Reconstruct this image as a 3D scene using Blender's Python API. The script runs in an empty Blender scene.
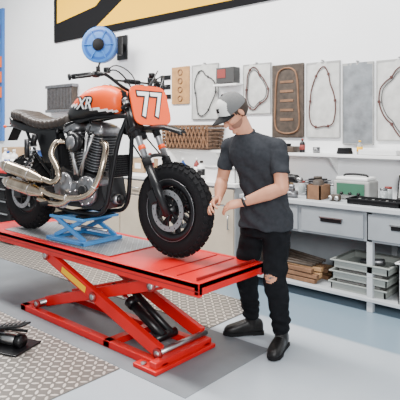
import bpy, bmesh, math, random
from mathutils import Vector as V, Matrix, Euler, noise
random.seed(3)
SC=bpy.context.scene
pi=math.pi
# ---------------------------------------------------------------- materials
def mat(name,col,rough=.5,metal=0.0,var=0.0,vs=8.0,bump=0.0,bs=120.0,alpha=1.0,coat=0.0,spec=None):
    m=bpy.data.materials.new(name); m.use_nodes=True
    nt=m.node_tree; N=nt.nodes; L=nt.links
    b=N['Principled BSDF']
    b.inputs['Base Color'].default_value=(*col,1)
    b.inputs['Roughness'].default_value=rough
    b.inputs['Metallic'].default_value=metal
    b.inputs['Coat Weight'].default_value=coat
    if spec is not None: b.inputs['Specular IOR Level'].default_value=spec
    b.inputs['Alpha'].default_value=alpha
    tc=N.new('ShaderNodeTexCoord')
    if var>0:
        n=N.new('ShaderNodeTexNoise'); n.inputs['Scale'].default_value=vs; n.inputs['Detail'].default_value=4
        L.new(tc.outputs['Object'],n.inputs['Vector'])
        r=N.new('ShaderNodeValToRGB')
        r.color_ramp.elements[0].position=.3; r.color_ramp.elements[1].position=.7
        r.color_ramp.elements[0].color=(*[c*(1-var) for c in col],1)
        r.color_ramp.elements[1].color=(*[min(1,c*(1+var)) for c in col],1)
        L.new(n.outputs['Fac'],r.inputs['Fac']); L.new(r.outputs['Color'],b.inputs['Base Color'])
    if bump>0:
        n=N.new('ShaderNodeTexNoise'); n.inputs['Scale'].default_value=bs; n.inputs['Detail'].default_value=3
        L.new(tc.outputs['Object'],n.inputs['Vector'])
        bp=N.new('ShaderNodeBump'); bp.inputs['Strength'].default_value=bump; bp.inputs['Distance'].default_value=.01
        L.new(n.outputs['Fac'],bp.inputs['Height']); L.new(bp.outputs['Normal'],b.inputs['Normal'])
    return m
def treadmat(name,col,cell=.034,metal=.75,lo=.5,hi=1.35):
    m=bpy.data.materials.new(name); m.use_nodes=True
    nt=m.node_tree; N=nt.nodes; L=nt.links; b=N['Principled BSDF']
    g=N.new('ShaderNodeNewGeometry')
    def vm(op,a,bv=None):
        n=N.new('ShaderNodeVectorMath'); n.operation=op; L.new(a,n.inputs[0])
        if bv is not None: n.inputs[1].default_value=bv
        return n.outputs[0]
    def mt(op,a,bb=None):
        n=N.new('ShaderNodeMath'); n.operation=op
        for i,q in enumerate((a,bb)):
            if q is None: continue
            if isinstance(q,(int,float)): n.inputs[i].default_value=q
            else: L.new(q,n.inputs[i])
        return n.outputs[0]
    sc=vm('MULTIPLY',g.outputs['Position'],(1/cell,1/cell,0))
    fr=vm('FRACTION',sc); ce=vm('SUBTRACT',fr,(.5,.5,0)); fl=vm('FLOOR',sc)
    s1=N.new('ShaderNodeSeparateXYZ'); L.new(ce,s1.inputs[0])
    s2=N.new('ShaderNodeSeparateXYZ'); L.new(fl,s2.inputs[0])
    par=mt('ABSOLUTE',mt('MODULO',mt('ADD',s2.outputs[0],s2.outputs[1]),2))
    a=mt('ADD',s1.outputs[0],s1.outputs[1]); c=mt('SUBTRACT',s1.outputs[0],s1.outputs[1])
    def lug(u,v): 
        return mt('LESS_THAN',mt('ADD',mt('POWER',mt('ABSOLUTE',mt('DIVIDE',u,.66)),2),mt('POWER',mt('ABSOLUTE',mt('DIVIDE',v,.26)),2)),1.0)
    A=lug(a,c); Bb=lug(c,a)
    h=mt('ADD',mt('MULTIPLY',A,par),mt('MULTIPLY',Bb,mt('SUBTRACT',1,par)))
    bp=N.new('ShaderNodeBump'); bp.inputs['Strength'].default_value=1; bp.inputs['Distance'].default_value=.008
    L.new(h,bp.inputs['Height']); L.new(bp.outputs['Normal'],b.inputs['Normal'])
    mx=N.new('ShaderNodeMix'); mx.data_type='RGBA'
    mx.inputs[6].default_value=(*[q*lo for q in col],1); mx.inputs[7].default_value=(*[min(1,q*hi) for q in col],1)
    nz=N.new('ShaderNodeTexNoise'); nz.inputs['Scale'].default_value=5
    L.new(g.outputs['Position'],nz.inputs['Vector'])
    L.new(mt('MULTIPLY',h,mt('ADD',nz.outputs['Fac'],.45)),mx.inputs[0]); L.new(mx.outputs[2],b.inputs['Base Color'])
    b.inputs['Metallic'].default_value=metal; b.inputs['Roughness'].default_value=.38
    return m
def floormat():
    m=bpy.data.materials.new('epoxy_floor'); m.use_nodes=True
    nt=m.node_tree; N=nt.nodes; L=nt.links; b=N['Principled BSDF']
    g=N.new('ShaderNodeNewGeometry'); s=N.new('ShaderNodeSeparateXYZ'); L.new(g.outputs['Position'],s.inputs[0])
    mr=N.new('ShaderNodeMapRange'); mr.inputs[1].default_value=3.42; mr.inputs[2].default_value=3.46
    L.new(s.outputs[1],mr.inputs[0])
    nz=N.new('ShaderNodeTexNoise'); nz.inputs['Scale'].default_value=1.6; nz.inputs['Detail'].default_value=5
    L.new(g.outputs['Position'],nz.inputs['Vector'])
    r=N.new('ShaderNodeValToRGB'); r.color_ramp.elements[0].position=.3; r.color_ramp.elements[1].position=.75
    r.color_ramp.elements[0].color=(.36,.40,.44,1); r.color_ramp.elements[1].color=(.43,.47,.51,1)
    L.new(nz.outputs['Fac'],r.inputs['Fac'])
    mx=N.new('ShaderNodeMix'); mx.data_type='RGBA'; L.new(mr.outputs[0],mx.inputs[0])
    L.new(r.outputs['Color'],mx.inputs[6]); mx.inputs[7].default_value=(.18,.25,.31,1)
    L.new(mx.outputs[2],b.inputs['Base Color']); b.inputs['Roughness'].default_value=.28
    return m

K={}
def mk(k,*a,**kw): K[k]=mat(k,*a,**kw)
mk('wall_paint',(.86,.87,.885),.7,var=.03,vs=1.5)
mk('red_paint',(.55,.004,.005),.38,var=.12,vs=5,spec=.35)
mk('red_dark',(.22,.005,.005),.45)
mk('black_paint',(.005,.005,.006),.35,spec=.35)
mk('black_matte',(.008,.008,.009),.8,bump=.2,spec=.2)
mk('banner_black',(.008,.008,.009),.9,spec=.1)
mk('rubber',(.007,.007,.008),.85,bump=.3,spec=.2)
mk('chrome',(.75,.75,.76),.16,1)
mk('steel',(.45,.45,.45),.35,1,var=.15,vs=20)
mk('alu',(.24,.24,.25),.38,.9,var=.25,vs=30)
mk('rail_grey',(.36,.36,.37),.42,.9)
mk('engine_dark',(.02,.02,.022),.4,.6)
mk('exhaust_metal',(.52,.42,.32),.22,1,var=.3,vs=9)
mk('orange_paint',(.80,.075,.002),.4,spec=.35)
mk('white_paint',(.85,.85,.83),.35)
mk('seat_leather',(.035,.026,.022),.5,bump=.3,spec=.3)
mk('blue_paint',(.03,.14,.42),.4)
mk('blue_light',(.05,.24,.55),.45)
mk('plastic_blue',(.008,.065,.27),.4)
mk('yellow',(.85,.46,.01),.7,spec=.2)
mk('grey_bench',(.25,.27,.29),.5,var=.08,vs=6)
mk('grey_light',(.43,.45,.47),.5,var=.05)
mk('white_plastic',(.8,.8,.79),.45)
mk('beige_wood',(.56,.47,.36),.6,var=.12,vs=4)
mk('brown_box',(.18,.09,.045),.7,var=.3,vs=14)
mk('cardboard',(.38,.25,.14),.8,var=.12,vs=6)
mk('dark_brown',(.05,.035,.025),.6,var=.4,vs=20)
mk('tan',(.42,.22,.08),.6,var=.2,vs=10)
mk('wicker',(.10,.055,.032),.8,var=.35,vs=30)
mk('card_grey',(.32,.32,.31),.6,var=.15,vs=9)
mk('bag_film',(.52,.52,.50),.3,var=.15,vs=12,bump=.3,bs=25)
mk('bag_dark',(.20,.215,.23),.28,var=.3,vs=9,bump=.5,bs=18)
mk('gasket_red',(.22,.03,.025),.6)
mk('gasket_line',(.085,.03,.025),.6)
mk('gasket_grey',(.04,.04,.04),.6)
mk('tray_grey',(.27,.29,.27),.5)
mk('skin',(.50,.225,.135),.5,var=.08,vs=20,spec=.3)
mk('shirt',(.028,.030,.035),.95,var=.15,vs=40,bump=.15,bs=300,spec=.12)
mk('jeans',(.006,.0065,.008),.9,var=.3,vs=18,bump=.2,bs=300,spec=.12)
mk('boot',(.007,.0065,.0065),.4,bump=.2,spec=.35)
mk('hair',(.03,.017,.01),.8,bump=.5,bs=200)
mk('lips',(.42,.15,.11),.5)
mk('eye',(.8,.8,.8),.2)
mk('cap_black',(.009,.009,.010),.85,spec=.2)
mk('cap_white',(.66,.65,.62),.8)
mk('cap_grey',(.12,.12,.12),.9,bump=.5,bs=400)
mk('bottle_dark',(.03,.04,.03),.25)
mk('green_dark',(.04,.13,.08),.5)
mk('orange_bin',(.7,.13,.01),.5)
mk('wood_raw',(.36,.21,.10),.7,var=.35,vs=12)
mk('glass_jar',(.55,.6,.6),.08,alpha=.55)
TP=treadmat('tread_plate_metal',(.46,.42,.38),cell=.05,metal=.55,lo=.42,hi=1.7)
TP2=treadmat('tread_insert_metal',(.36,.37,.38),cell=.03,metal=.4)
# ---------------------------------------------------------------- builder
def frame(ax):
    z=V(ax).normalized(); t=V((0,0,1)) if abs(z.z)<.9 else V((1,0,0))
    x=t.cross(z).normalized(); y=z.cross(x); return x,y,z
def cat(pts,res,closed=False):
    pts=[V(p) for p in pts]; n=len(pts)
    if res<=1 or n<3: return pts
    out=[]; m=n if closed else n-1
    for i in range(m):
        if closed: a,b,c,d=pts[i-1],pts[i],pts[(i+1)%n],pts[(i+2)%n]
        else:
            b,c=pts[i],pts[i+1]; a=pts[i-1] if i>0 else b*2-c; d=pts[i+2] if i+2<n else c*2-b
        for k in range(res):
            t=k/res
            out.append(.5*((2*b)+(c-a)*t+(2*a-5*b+4*c-d)*t*t+(3*b-a-3*c+d)*t**3))
    if not closed: out.append(pts[-1])
    return out
class M:
    def __init__(s,name,xf=None):
        s.name=name; s.v=[]; s.f=[]; s.mi=[]; s.sm=[]; s.mats=[]; s.xf=xf or Matrix.Identity(4)
    def _mi(s,m):
        if isinstance(m,str): m=K[m]
        if m not in s.mats: s.mats.append(m)
        return s.mats.index(m)
    def add(s,vs,fs,m,smooth=False):
        b=len(s.v); s.v+=[s.xf@V(p) for p in vs]
        if callable(m):
            for f in fs:
                c=sum((V(vs[i]) for i in f),V())/len(f); s.mi.append(s._mi(m(c)))
        else: s.mi+=[s._mi(m)]*len(fs)
        s.f+=[tuple(i+b for i in f) for f in fs]; s.sm+=[smooth]*len(fs)
    def box(s,c,size,m,rot=None,bev=0.0):
        bm=bmesh.new(); bmesh.ops.create_cube(bm,size=1)
        for v in bm.verts: v.co=V((v.co.x*size[0],v.co.y*size[1],v.co.z*size[2]))
        if bev>0: bmesh.ops.bevel(bm,geom=bm.edges[:],offset=min(bev,min(size)*.45),segments=2,affect='EDGES',profile=.5)
        R=Matrix.Identity(3)
        if rot is not None: R=rot if isinstance(rot,Matrix) else Euler(rot).to_matrix()
        bm.verts.index_update()
        vs=[R@v.co+V(c) for v in bm.verts]; fs=[[v.index for v in f.verts] for f in bm.faces]; bm.free()
        s.add(vs,fs,m)
    def span(s,lo,hi,m,bev=0.0):
        s.box([(a+b)/2 for a,b in zip(lo,hi)],[abs(b-a) for a,b in zip(lo,hi)],m,bev=bev)
    def beam(s,p0,p1,w,t,m,side=(0,1,0),bev=0.0):
        p0=V(p0);p1=V(p1); x=(p1-p0); L=x.length; x.normalize(); y=V(side); y=(y-x*y.dot(x)).normalized(); z=x.cross(y)
        s.box((p0+p1)/2,(L,w,t),m,rot=Matrix((x,y,z)).transposed(),bev=bev)
    def lathe(s,o,ax,prof,m,n=28,closed=False,smooth=True):
        x,y,z=frame(ax); o=V(o); vs=[];fs=[];k=len(prof)
        for i in range(n):
            a=2*pi*i/n
            for r,t in prof: vs.append(o+(x*math.cos(a)+y*math.sin(a))*r+z*t)
        for i in range(n):
            j=(i+1)%n
            for q in range(k if closed else k-1):
                w=(q+1)%k; fs.append((i*k+q,j*k+q,j*k+w,i*k+w))
        if not closed:
            if prof[0][0]>1e-5: fs.append([i*k for i in range(n)][::-1])
            if prof[-1][0]>1e-5: fs.append([i*k+k-1 for i in range(n)])
        s.add(vs,fs,m,smooth)
    def cyl(s,p0,p1,r0,m,r1=None,n=18,smooth=True):
        p0=V(p0);p1=V(p1); r1=r0 if r1 is None else r1
        s.lathe(p0,p1-p0,[(r0,0),(r1,(p1-p0).length)],m,n=n,smooth=smooth)
    def torus(s,o,ax,R,ra,m,rb=None,n=40,k=12):
        rb=rb or ra
        s.lathe(o,ax,[(R+ra*math.cos(2*pi*i/k),rb*math.sin(2*pi*i/k)) for i in range(k)],m,n=n,closed=True)
    def tube(s,pts,r,m,n=8,res=5,closed=False,squash=None):
        P=cat(pts,res,closed); N_=len(P)
        rr=[r]*N_
        T=[]
        for i in range(N_):
            if closed: t=P[(i+1)%N_]-P[i-1]
            else: t=P[min(i+1,N_-1)]-P[max(i-1,0)]
            T.append(t.normalized())
        x,y,_=frame(T[0]); vs=[];fs=[]
        for i in range(N_):
            x=(x-T[i]*x.dot(T[i])).normalized(); y=T[i].cross(x)
            for k in range(n):
                a=2*pi*k/n; vs.append(P[i]+(x*math.cos(a)+y*math.sin(a))*rr[i])
        for i in range(N_ if closed else N_-1):
            j=(i+1)%N_
            for k in range(n):
                w=(k+1)%n; fs.append((i*n+k,i*n+w,j*n+w,j*n+k))
        if not closed: fs.append(list(range(n))[::-1]); fs.append([(N_-1)*n+k for k in range(n)])
        s.add(vs,fs,m,True)
    def ell(s,c,rad,m,rot=None,n=20,keep=None):
        R=Matrix.Identity(3)
        if rot is not None: R=rot if isinstance(rot,Matrix) else Euler(rot).to_matrix()
        if not isinstance(rad,(list,tuple)): rad=(rad,)*3
        k=n//2; vs=[(0,0,-1)]
        for i in range(1,k):
            ph=-pi/2+pi*i/k
            for j in range(n): vs.append((math.cos(ph)*math.cos(2*pi*j/n),math.cos(ph)*math.sin(2*pi*j/n),math.sin(ph)))
        vs.append((0,0,1)); fs=[]
        for j in range(n):
            fs.append((0,1+(j+1)%n,1+j)); b=1+(k-2)*n; fs.append((b+j,b+(j+1)%n,len(vs)-1))
        for i in range(k-2):
            for j in range(n): a=1+i*n; fs.append((a+j,a+(j+1)%n,a+n+(j+1)%n,a+n+j))
        vs=[R@V((p[0]*rad[0],p[1]*rad[1],p[2]*rad[2]))+V(c) for p in vs]
        if keep: fs=[f for f in fs if keep(sum((vs[i] for i in f),V())/len(f))]
        s.add(vs,fs,m,True)
    def caps(s,p0,p1,r0,r1,m,n=16):
        p0=V(p0);p1=V(p1); L=(p1-p0).length
        pr=[(max(1e-6,r0*math.sin(a)),-r0*math.cos(a)) for a in [pi/2*i/5 for i in range(6)]]
        pr+=[(max(1e-6,r1*math.cos(a)),L+r1*math.sin(a)) for a in [pi/2*i/5 for i in range(6)]]
        s.lathe(p0,p1-p0,pr,m,n=n)
    def prism(s,pts,vec,m,smooth=False):
        n=len(pts); a=[V(p) for p in pts]; b=[p+V(vec) for p in a]
        s.add(a+b,[list(range(n))[::-1],list(range(n,2*n))]+[(i,(i+1)%n,n+(i+1)%n,n+i) for i in range(n)],m,smooth)
    def loft(s,rings,m,smooth=True,res=1):
        if res>1:
            cols=[cat([r[i] for r in rings],res) for i in range(len(rings[0]))]
            rings=[[c[j] for c in cols] for j in range(len(cols[0]))]
        n=len(rings[0]); vs=[p for r in rings for p in r]; fs=[]
        for i in range(len(rings)-1):
            for k in range(n): w=(k+1)%n; fs.append((i*n+k,i*n+w,(i+1)*n+w,(i+1)*n+k))
        fs.append(list(range(n))[::-1]); fs.append([(len(rings)-1)*n+k for k in range(n)])
        s.add(vs,fs,m,smooth)
    def obj(s,parent=None,mw=None):
        me=bpy.data.meshes.new(s.name); me.from_pydata([tuple(p) for p in s.v],[],s.f)
        for m in s.mats: me.materials.append(m)
        me.polygons.foreach_set('material_index',s.mi); me.polygons.foreach_set('use_smooth',s.sm)
        bm=bmesh.new(); bm.from_mesh(me); bmesh.ops.recalc_face_normals(bm,faces=bm.faces[:]); bm.to_mesh(me); bm.free()
        me.update()
        o=bpy.data.objects.new(s.name,me); SC.collection.objects.link(o)
        if parent: o.parent=parent
        return o
def ring(c,ux,uy,a,b,n=24,e=2.0):
    out=[]
    for i in range(n):
        t=2*pi*i/n; co,si=math.cos(t),math.sin(t)
        out.append(V(c)+V(ux)*a*math.copysign(abs(co)**(2/e),co)+V(uy)*b*math.copysign(abs(si)**(2/e),si))
    return out
def blob(mm,voxel,smooth=4,parent=None,disp=None,matfn=None):
    """fuse overlapping volumes in one continuous surface"""
    mats=list(mm.mats); o=mm.obj()
    r=o.modifiers.new('r','REMESH'); r.mode='VOXEL'; r.voxel_size=voxel
    if smooth:
        q=o.modifiers.new('s','SMOOTH'); q.factor=.5; q.iterations=smooth
    dg=bpy.context.evaluated_depsgraph_get(); me=bpy.data.meshes.new_from_object(o.evaluated_get(dg))
    bpy.data.objects.remove(o); me.name=mm.name
    me.materials.clear()
    for m in mats: me.materials.append(m)
    if disp:
        nm=[v.normal.copy() for v in me.vertices]
        for v,nn in zip(me.vertices,nm): v.co=v.co+nn*disp(v.co)
    for p in me.polygons:
        p.use_smooth=True; p.material_index=0
    if matfn:
        names=[m.name for m in mats]
        for p in me.polygons:
            k=matfn(p.center)
            if k not in names: names.append(k); me.materials.append(K[k])
            p.material_index=names.index(k)
    me.update()
    o=bpy.data.objects.new(mm.name,me); SC.collection.objects.link(o)
    if parent: o.parent=parent
    return o
def empty(name,loc=(0,0,0),rz=0,mw=None):
    e=bpy.data.objects.new(name,None); SC.collection.objects.link(e)
    e.empty_display_size=.1
    if mw is not None: e.matrix_world=mw
    else: e.location=loc; e.rotation_euler=(0,0,rz)
    return e
def text(name,st,size,o,ux,uy,m,parent=None,ext=.0015,off=0.0,shear=0.0):
    cu=bpy.data.curves.new(name,'FONT'); cu.body=st; cu.size=size; cu.extrude=ext; cu.align_x='CENTER'; cu.align_y='CENTER'; cu.offset=off; cu.shear=shear
    ob=bpy.data.objects.new(name,cu); SC.collection.objects.link(ob)
    me=bpy.data.meshes.new_from_object(ob.evaluated_get(bpy.context.evaluated_depsgraph_get()))
    bpy.data.objects.remove(ob)
    me.materials.clear(); me.materials.append(K[m]); me.name=name
    ux=V(ux).normalized(); uy=V(uy).normalized(); uz=ux.cross(uy)
    T=Matrix((ux,uy,uz)).transposed().to_4x4(); T.translation=V(o); me.transform(T)
    ob=bpy.data.objects.new(name,me); SC.collection.objects.link(ob)
    if parent: ob.parent=parent
    return ob
# ---------------------------------------------------------------- camera
cd=bpy.data.cameras.new('camera'); cam=bpy.data.objects.new('camera',cd); SC.collection.objects.link(cam)
YAW=math.atan2(.66,.75)
cam.location=(0,0,1.5); cam.rotation_euler=(pi/2,0,YAW)
cd.sensor_width=36; cd.lens=46.08; cd.shift_y=-.175; cd.clip_start=.05
SC.camera=cam
# ---------------------------------------------------------------- room
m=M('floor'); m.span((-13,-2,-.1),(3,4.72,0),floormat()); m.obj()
m=M('wall_back'); m.span((-13,4.72,-.1),(3,4.85,4.6),'wall_paint'); m.obj()
m=M('wall_left'); m.span((-13.1,-2,-.1),(-13,4.85,4.6),'wall_paint'); m.obj()
m=M('baseboard_back'); m.span((-13,4.7,0),(3,4.72,.1),'grey_light'); m.obj()
m=M('floor_tread_plate')
for i in range(5):
    x1=-2.5-i*1.25
    m.span((x1-1.24,1.0-.2,0),(x1,2.08,.006),TP)
    m.span((x1-1.24,2.95,0),(x1,3.62,.006),TP)
m.obj()
m=M('floor_pit_strip'); m.span((-6.5,2.09,0),(-1.95,2.94,.003),mat('pit_paint',(.15,.165,.18),.5,var=.15,vs=3)); m.obj()
# ---------------------------------------------------------------- lift table
lift=empty('motorcycle_lift_table',(0,0,0))
X0,X1,Y0,Y1,ZT=-4.75,-1.98,2.24,2.91,.6
m=M('platform')
m.span((X0,Y0,ZT-.03),(X1,Y1,ZT-.004),'red_paint')
for y in (Y0,Y1-.035): m.span((X0,y,ZT-.085),(X1,y+.035,ZT+.0),'red_paint',bev=.006)
m.span((X1-.04,Y0,ZT-.075),(X1,Y1,ZT+.002),'red_paint',bev=.006)
m.span((X1-.055,Y0+.04,ZT),(X1-.045,Y1-.04,ZT+.018),'red_dark')
m.span((X0,Y0,ZT-.075),(X0+.04,Y1,ZT),'red_paint',bev=.006)
m.span((X0,Y0-.003,ZT-.052),(X1,Y0+.002,ZT-.047),'red_dark')
m.span((-4.4,Y0+.075,ZT-.004),(-2.9,Y1-.07,ZT+.002),TP2)
for x in (-2.35,-2.2): m.span((x-.008,Y0+.05,ZT-.004),(x,Y1-.05,ZT+.001),'red_dark')
m.span((-2.895,Y0+.075,ZT-.004),(-2.885,Y1-.07,ZT+.002),'red_dark')
m.obj(lift)
m=M('scissor_arms')
for y in (2.28,2.68):
    m.beam((-3.62,y,.5),(-2.34,y,.085),.045,.085,'red_paint',bev=.006)
for y in (2.35,2.61):
    m.beam((-3.75,y,.085),(-2.4,y,.5),.04,.08,'red_paint',bev=.006)
for p in ((-3.62,.5),(-2.34,.085),(-3.75,.085),(-2.4,.5),(-3.01,.3)):
    m.cyl((p[0],2.24,p[1]),(p[0],2.72,p[1]),.02,'steel')
    m.cyl((p[0],2.244,p[1]),(p[0],2.262,p[1]),.035,'red_dark')
m.beam((-3.05,2.36,.32),(-3.05,2.61,.32),.05,.05,'red_paint')
m.obj(lift)
m=M('safety_label'); m.beam((-3.40,2.2535,.429),(-3.10,2.2535,.332),.004,.045,'yellow')
m.obj(lift)
m=M('base_frame')
for y in (2.22,2.62): m.span((-3.95,y,0.004),(-2.27,y+.06,.05),'red_paint',bev=.005)
m.span((-2.46,2.15,.004),(-2.25,2.72,.03),'red_paint',bev=.005)
m.span((-2.33,2.17,.03),(-2.27,2.70,.07),'red_paint',bev=.005)
m.span((-3.95,2.22,.004),(-3.87,2.68,.05),'red_paint',bev=.005)
m.span((-2.85,2.22,.004),(-2.78,2.68,.05),'red_paint',bev=.005)
for y in (2.18,2.69): m.lathe((-2.39,y,.03),(0,0,1),[(.022,0),(.022,.012),(0.0001,.016)],'steel',n=6,smooth=False)
m.obj(lift)
m=M('hydraulic_ram')
m.cyl((-2.5,2.46,.09),(-2.83,2.46,.25),.034,'black_paint'); m.cyl((-2.8,2.46,.235),(-3.03,2.46,.34),.017,'chrome')
m.cyl((-2.8,2.46,.235),(-2.85,2.46,.258),.042,'black_paint')
m.cyl((-2.5,2.55,.08),(-2.98,2.55,.33),.026,'black_paint')
m.cyl((-2.52,2.4,.08),(-2.52,2.6,.08),.03,'black_paint')
m.obj(lift)
# foot pump
fp=empty('foot_pump',(-3.45,1.74,0.007),.35)
m=M('pump_body')
m.span((-.3,-.13,0),(.3,.13,.012),'black_paint',bev=.004)
m.span((-.26,-.09,.012),(.02,.09,.09),'black_paint',bev=.02)
m.cyl((0,0,.05),(.24,0,.05),.035,'steel'); m.cyl((.2,0,.05),(.25,0,.05),.045,'black_paint')
m.beam((-.05,.0,.1),(.28,0,.17),.09,.012,'black_matte',bev=.003)
for i in range(5): m.beam((.08+i*.04,-.04,.143+i*.0086),(.08+i*.04,.04,.143+i*.0086),.006,.006,'steel',side=(1,0,0))
m.beam((-.25,-.05,.1),(-.02,-.05,.13),.03,.02,'steel'); m.tube([(-.26,.03,.05),(-.4,.05,.03),(-.42,.16,.012),(-.2,.2,.012),(.1,.22,.02)],.011,'rubber')
m.obj(fp)
# ---------------------------------------------------------------- motorcycle (local: x rearward, y toward its right side, z up)
S=V((-.998,-.06,0)).normalized(); W=V((.06,-.998,0)).normalized()
mw=Matrix((S,W,V((0,0,1)))).transposed().to_4x4(); mw.translation=V((-2.53,2.60,ZT+.003))
bike=empty('motorcycle',mw=mw)
def wheel(name,c,R,rad,tw,spokes,disc):
    m=M(name); c=V(c)
    m.torus(c,(0,1,0),R,rad,'rubber',rb=tw,n=56,k=16)
    nk=38
    for i in range(nk):
        a=2*pi*i/nk
        for j,t in enumerate((-.8,-.32,.22,.72)):
            aa=a+(pi/nk if j%2 else 0)
            ang=t*1.15
            rr=R+rad*math.cos(ang)*.99; tt=tw*math.sin(ang)*.99
            rd=V((math.cos(aa),0,math.sin(aa))); tg=V((-math.sin(aa),0,math.cos(aa))); ax=V((0,1,0))
            nrm=(rd*math.cos(ang)+ax*math.sin(ang)).normalized(); bt=tg.cross(nrm)
            m.box(c+rd*rr+ax*tt,(.018,.032,.028*tw/.062),'rubber',rot=Matrix((nrm,tg,bt)).transposed())
    ri=R-rad
    m.lathe(c,(0,1,0),[(ri+.018,-.05),(ri+.02,-.045),(ri-.008,-.03),(ri-.012,0),(ri-.008,.03),(ri+.02,.045),(ri+.018,.05),(ri-.03,.04),(ri-.035,0),(ri-.03,-.04)],'black_paint',n=48,closed=True)
    m.lathe(c,(0,1,0),[(ri+.021,.050),(ri+.022,.052),(ri+.018,.052),(ri+.018,.050)],'alu',n=48,closed=True)
    m.cyl(c-V((0,.07,0)),c+V((0,.07,0)),.04,'black_paint'); m.cyl(c-V((0,.12,0)),c+V((0,.12,0)),.014,'steel')
    for i in range(spokes):
        a=2*pi*i/spokes
        for d in (-.12,.12):
            p0=c+V((math.cos(a+d*1.6),0,math.sin(a+d*1.6)))*.035; p1=c+V((math.cos(a+d*.6),0,math.sin(a+d*.6)))*(ri-.02)
            m.beam(p0,p1,.03,.014,'engine_dark',bev=.004)
    for y in disc:
        m.lathe(c+V((0,y,0)),(0,1,0),[(.145,-.003),(.145,.003),(.108,.003),(.108,-.003)],'rail_grey',n=40,closed=True,smooth=False)
        for i in range(6):
            a=2*pi*i/6+.2; m.beam(c+V((math.cos(a)*.03,y,math.sin(a)*.03)),c+V((math.cos(a+.25)*.11,y,math.sin(a+.25)*.11)),.006,.012,'engine_dark')
        for i in range(18):
            a=2*pi*i/18; q=c+V((math.cos(a)*(.12 if i%2 else .133),y,math.sin(a)*(.12 if i%2 else .133))); m.cyl(q-V((0,.0035,0)),q+V((0,.0035,0)),.005,'black_paint',n=8)
    return m.obj(bike)
wheel('front_wheel',(0,0,.335),.264,.066,.054,7,(-.072,.072))
RX=1.74
wheel('rear_wheel',(RX,0,.34),.255,.08,.085,7,(.095,))
# fork
m=M('front_fork')
ft=V((.37,0,1.08)); fb=V((0,0,.335)); fd=(ft-fb).normalized()
for y in (-.105,.105):
    off=V((0,y,0))
    m.cyl(fb+off-fd*.03+V((-.02,0,0)),fb+off+fd*.36+V((-.0,0,0)),.030,'black_paint',r1=.031)
    m.cyl(fb+off+fd*.34,fb+off+fd*.40,.034,'black_matte')
    m.cyl(fb+off+fd*.38,ft+off+fd*.03,.0235,'rail_grey')
    m.cyl(fb+off+fd*.57,ft+off-fd*.03,.030,'black_paint')
    m.cyl(fb+off+fd*.47,fb+off+fd*.5,.028,'orange_paint')
    m.lathe(ft+off+fd*.03,fd,[(.026,0),(.026,.02),(.012,.028),(.0001,.03)],'alu')
    m.box(fb+off+V((0,0,0)),(.06,.035,.07),'black_paint',bev=.01)
    m.box(fb+V((.115,y*.86,.09)),(.07,.05,.1),'engine_dark',rot=(0,.5,0),bev=.012)
    m.tube([fb+V((.12,y*.95,.14)),fb+V((.16,y*1.1,.3)),ft+V((.02,y*.8,-.2)),ft+V((.03,y*.5,-.02))],.006,'black_paint')
for h,t in ((-.2,.035),(-.01,.03)):
    c=ft+fd*h; m.box(c,(.075,.29,t),'black_paint',rot=Euler((0,math.atan2(fd.x,fd.z),0)).to_matrix(),bev=.012)
m.cyl(ft-fd*.28+V((.05,0,0)),ft+V((.05,0,0)),.03,'black_paint')
m.tube([fb+V((.16,.1,.34)),fb+V((.165,.06,.375)),fb+V((.165,-.06,.375)),fb+V((.16,-.1,.34))],.014,'black_paint')
m.obj(bike)
m=M('front_fender')
rg=[]
for x,h,w in ((-.09,.885,.03),(-.05,.90,.05),(.06,.925,.062),(.2,.925,.068),(.33,.90,.066),(.42,.87,.05)):
    pr=[V((x,a*w,h+b)) for a,b in ((-1,-.022),(-.8,-.002),(0,.010),(.8,-.002),(1,-.022))]+[V((x,a*w,h+b)) for a,b in ((.92,-.026),(.74,-.009),(0,.002),(-.74,-.009),(-.92,-.026))]
    rg.append(pr)
m.loft(rg,'black_paint',res=3); m.obj(bike)
# handlebar
m=M('handlebar')
hb=[(.55,.44,1.275),(.50,.34,1.295),(.44,.26,1.30),(.395,.14,1.22),(.385,.06,1.19)]
m.tube([V(p) for p in hb]+[V((a,-b,c)) for a,b,c in hb[::-1]],.012,'black_paint',n=10)
m.tube([(.425,.2,1.262),(.425,-.2,1.262)],.008,'black_paint')
m.box((.42,0,1.262),(.04,.16,.035),'black_matte',bev=.014)
for s_ in (1,-1):
    m.cyl((.56,.455*s_,1.272),(.505,.33*s_,1.295),.019,'rubber')
    m.lathe((.565,.465*s_,1.270),(.05,.13*s_,-.02),[(.0001,0),(.024,0),(.024,.012),(.0001,.014)],'black_paint')
    m.box((.485,.30*s_,1.297),(.05,.045,.045),'black_paint',bev=.01)
    m.tube([(.47,.3*s_,1.29),(.455,.36*s_,1.285),(.50,.47*s_,1.262)],.006,'black_paint')
    m.cyl((.40,.05*s_,1.10),(.39,.05*s_,1.2),.018,'black_paint')
    m.lathe((.44,.235*s_,1.33),(0,0,1),[(.024,-.02),(.026,.015),(.022,.02),(.0001,.02)],'black_paint')
    m.tube([(.46,.28*s_,1.29),(.33,.25*s_,1.32),(.28,.15*s_,1.2),(.32,.05*s_,1.0),(.42,.03*s_,.9)],.0055,'black_paint')
    m.tube([(.47,.27*s_,1.285),(.36,.22*s_,1.36),(.30,.1*s_,1.27),(.34,.06*s_,1.05),(.48,.05*s_,.92)],.0045,'black_paint')
m.lathe((.36,0,1.20),V((.35,0,1)),[(.0001,-.03),(.05,-.03),(.055,.0),(.055,.02),(.046,.024),(.0001,.024)],'black_paint')
m.obj(bike)
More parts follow.
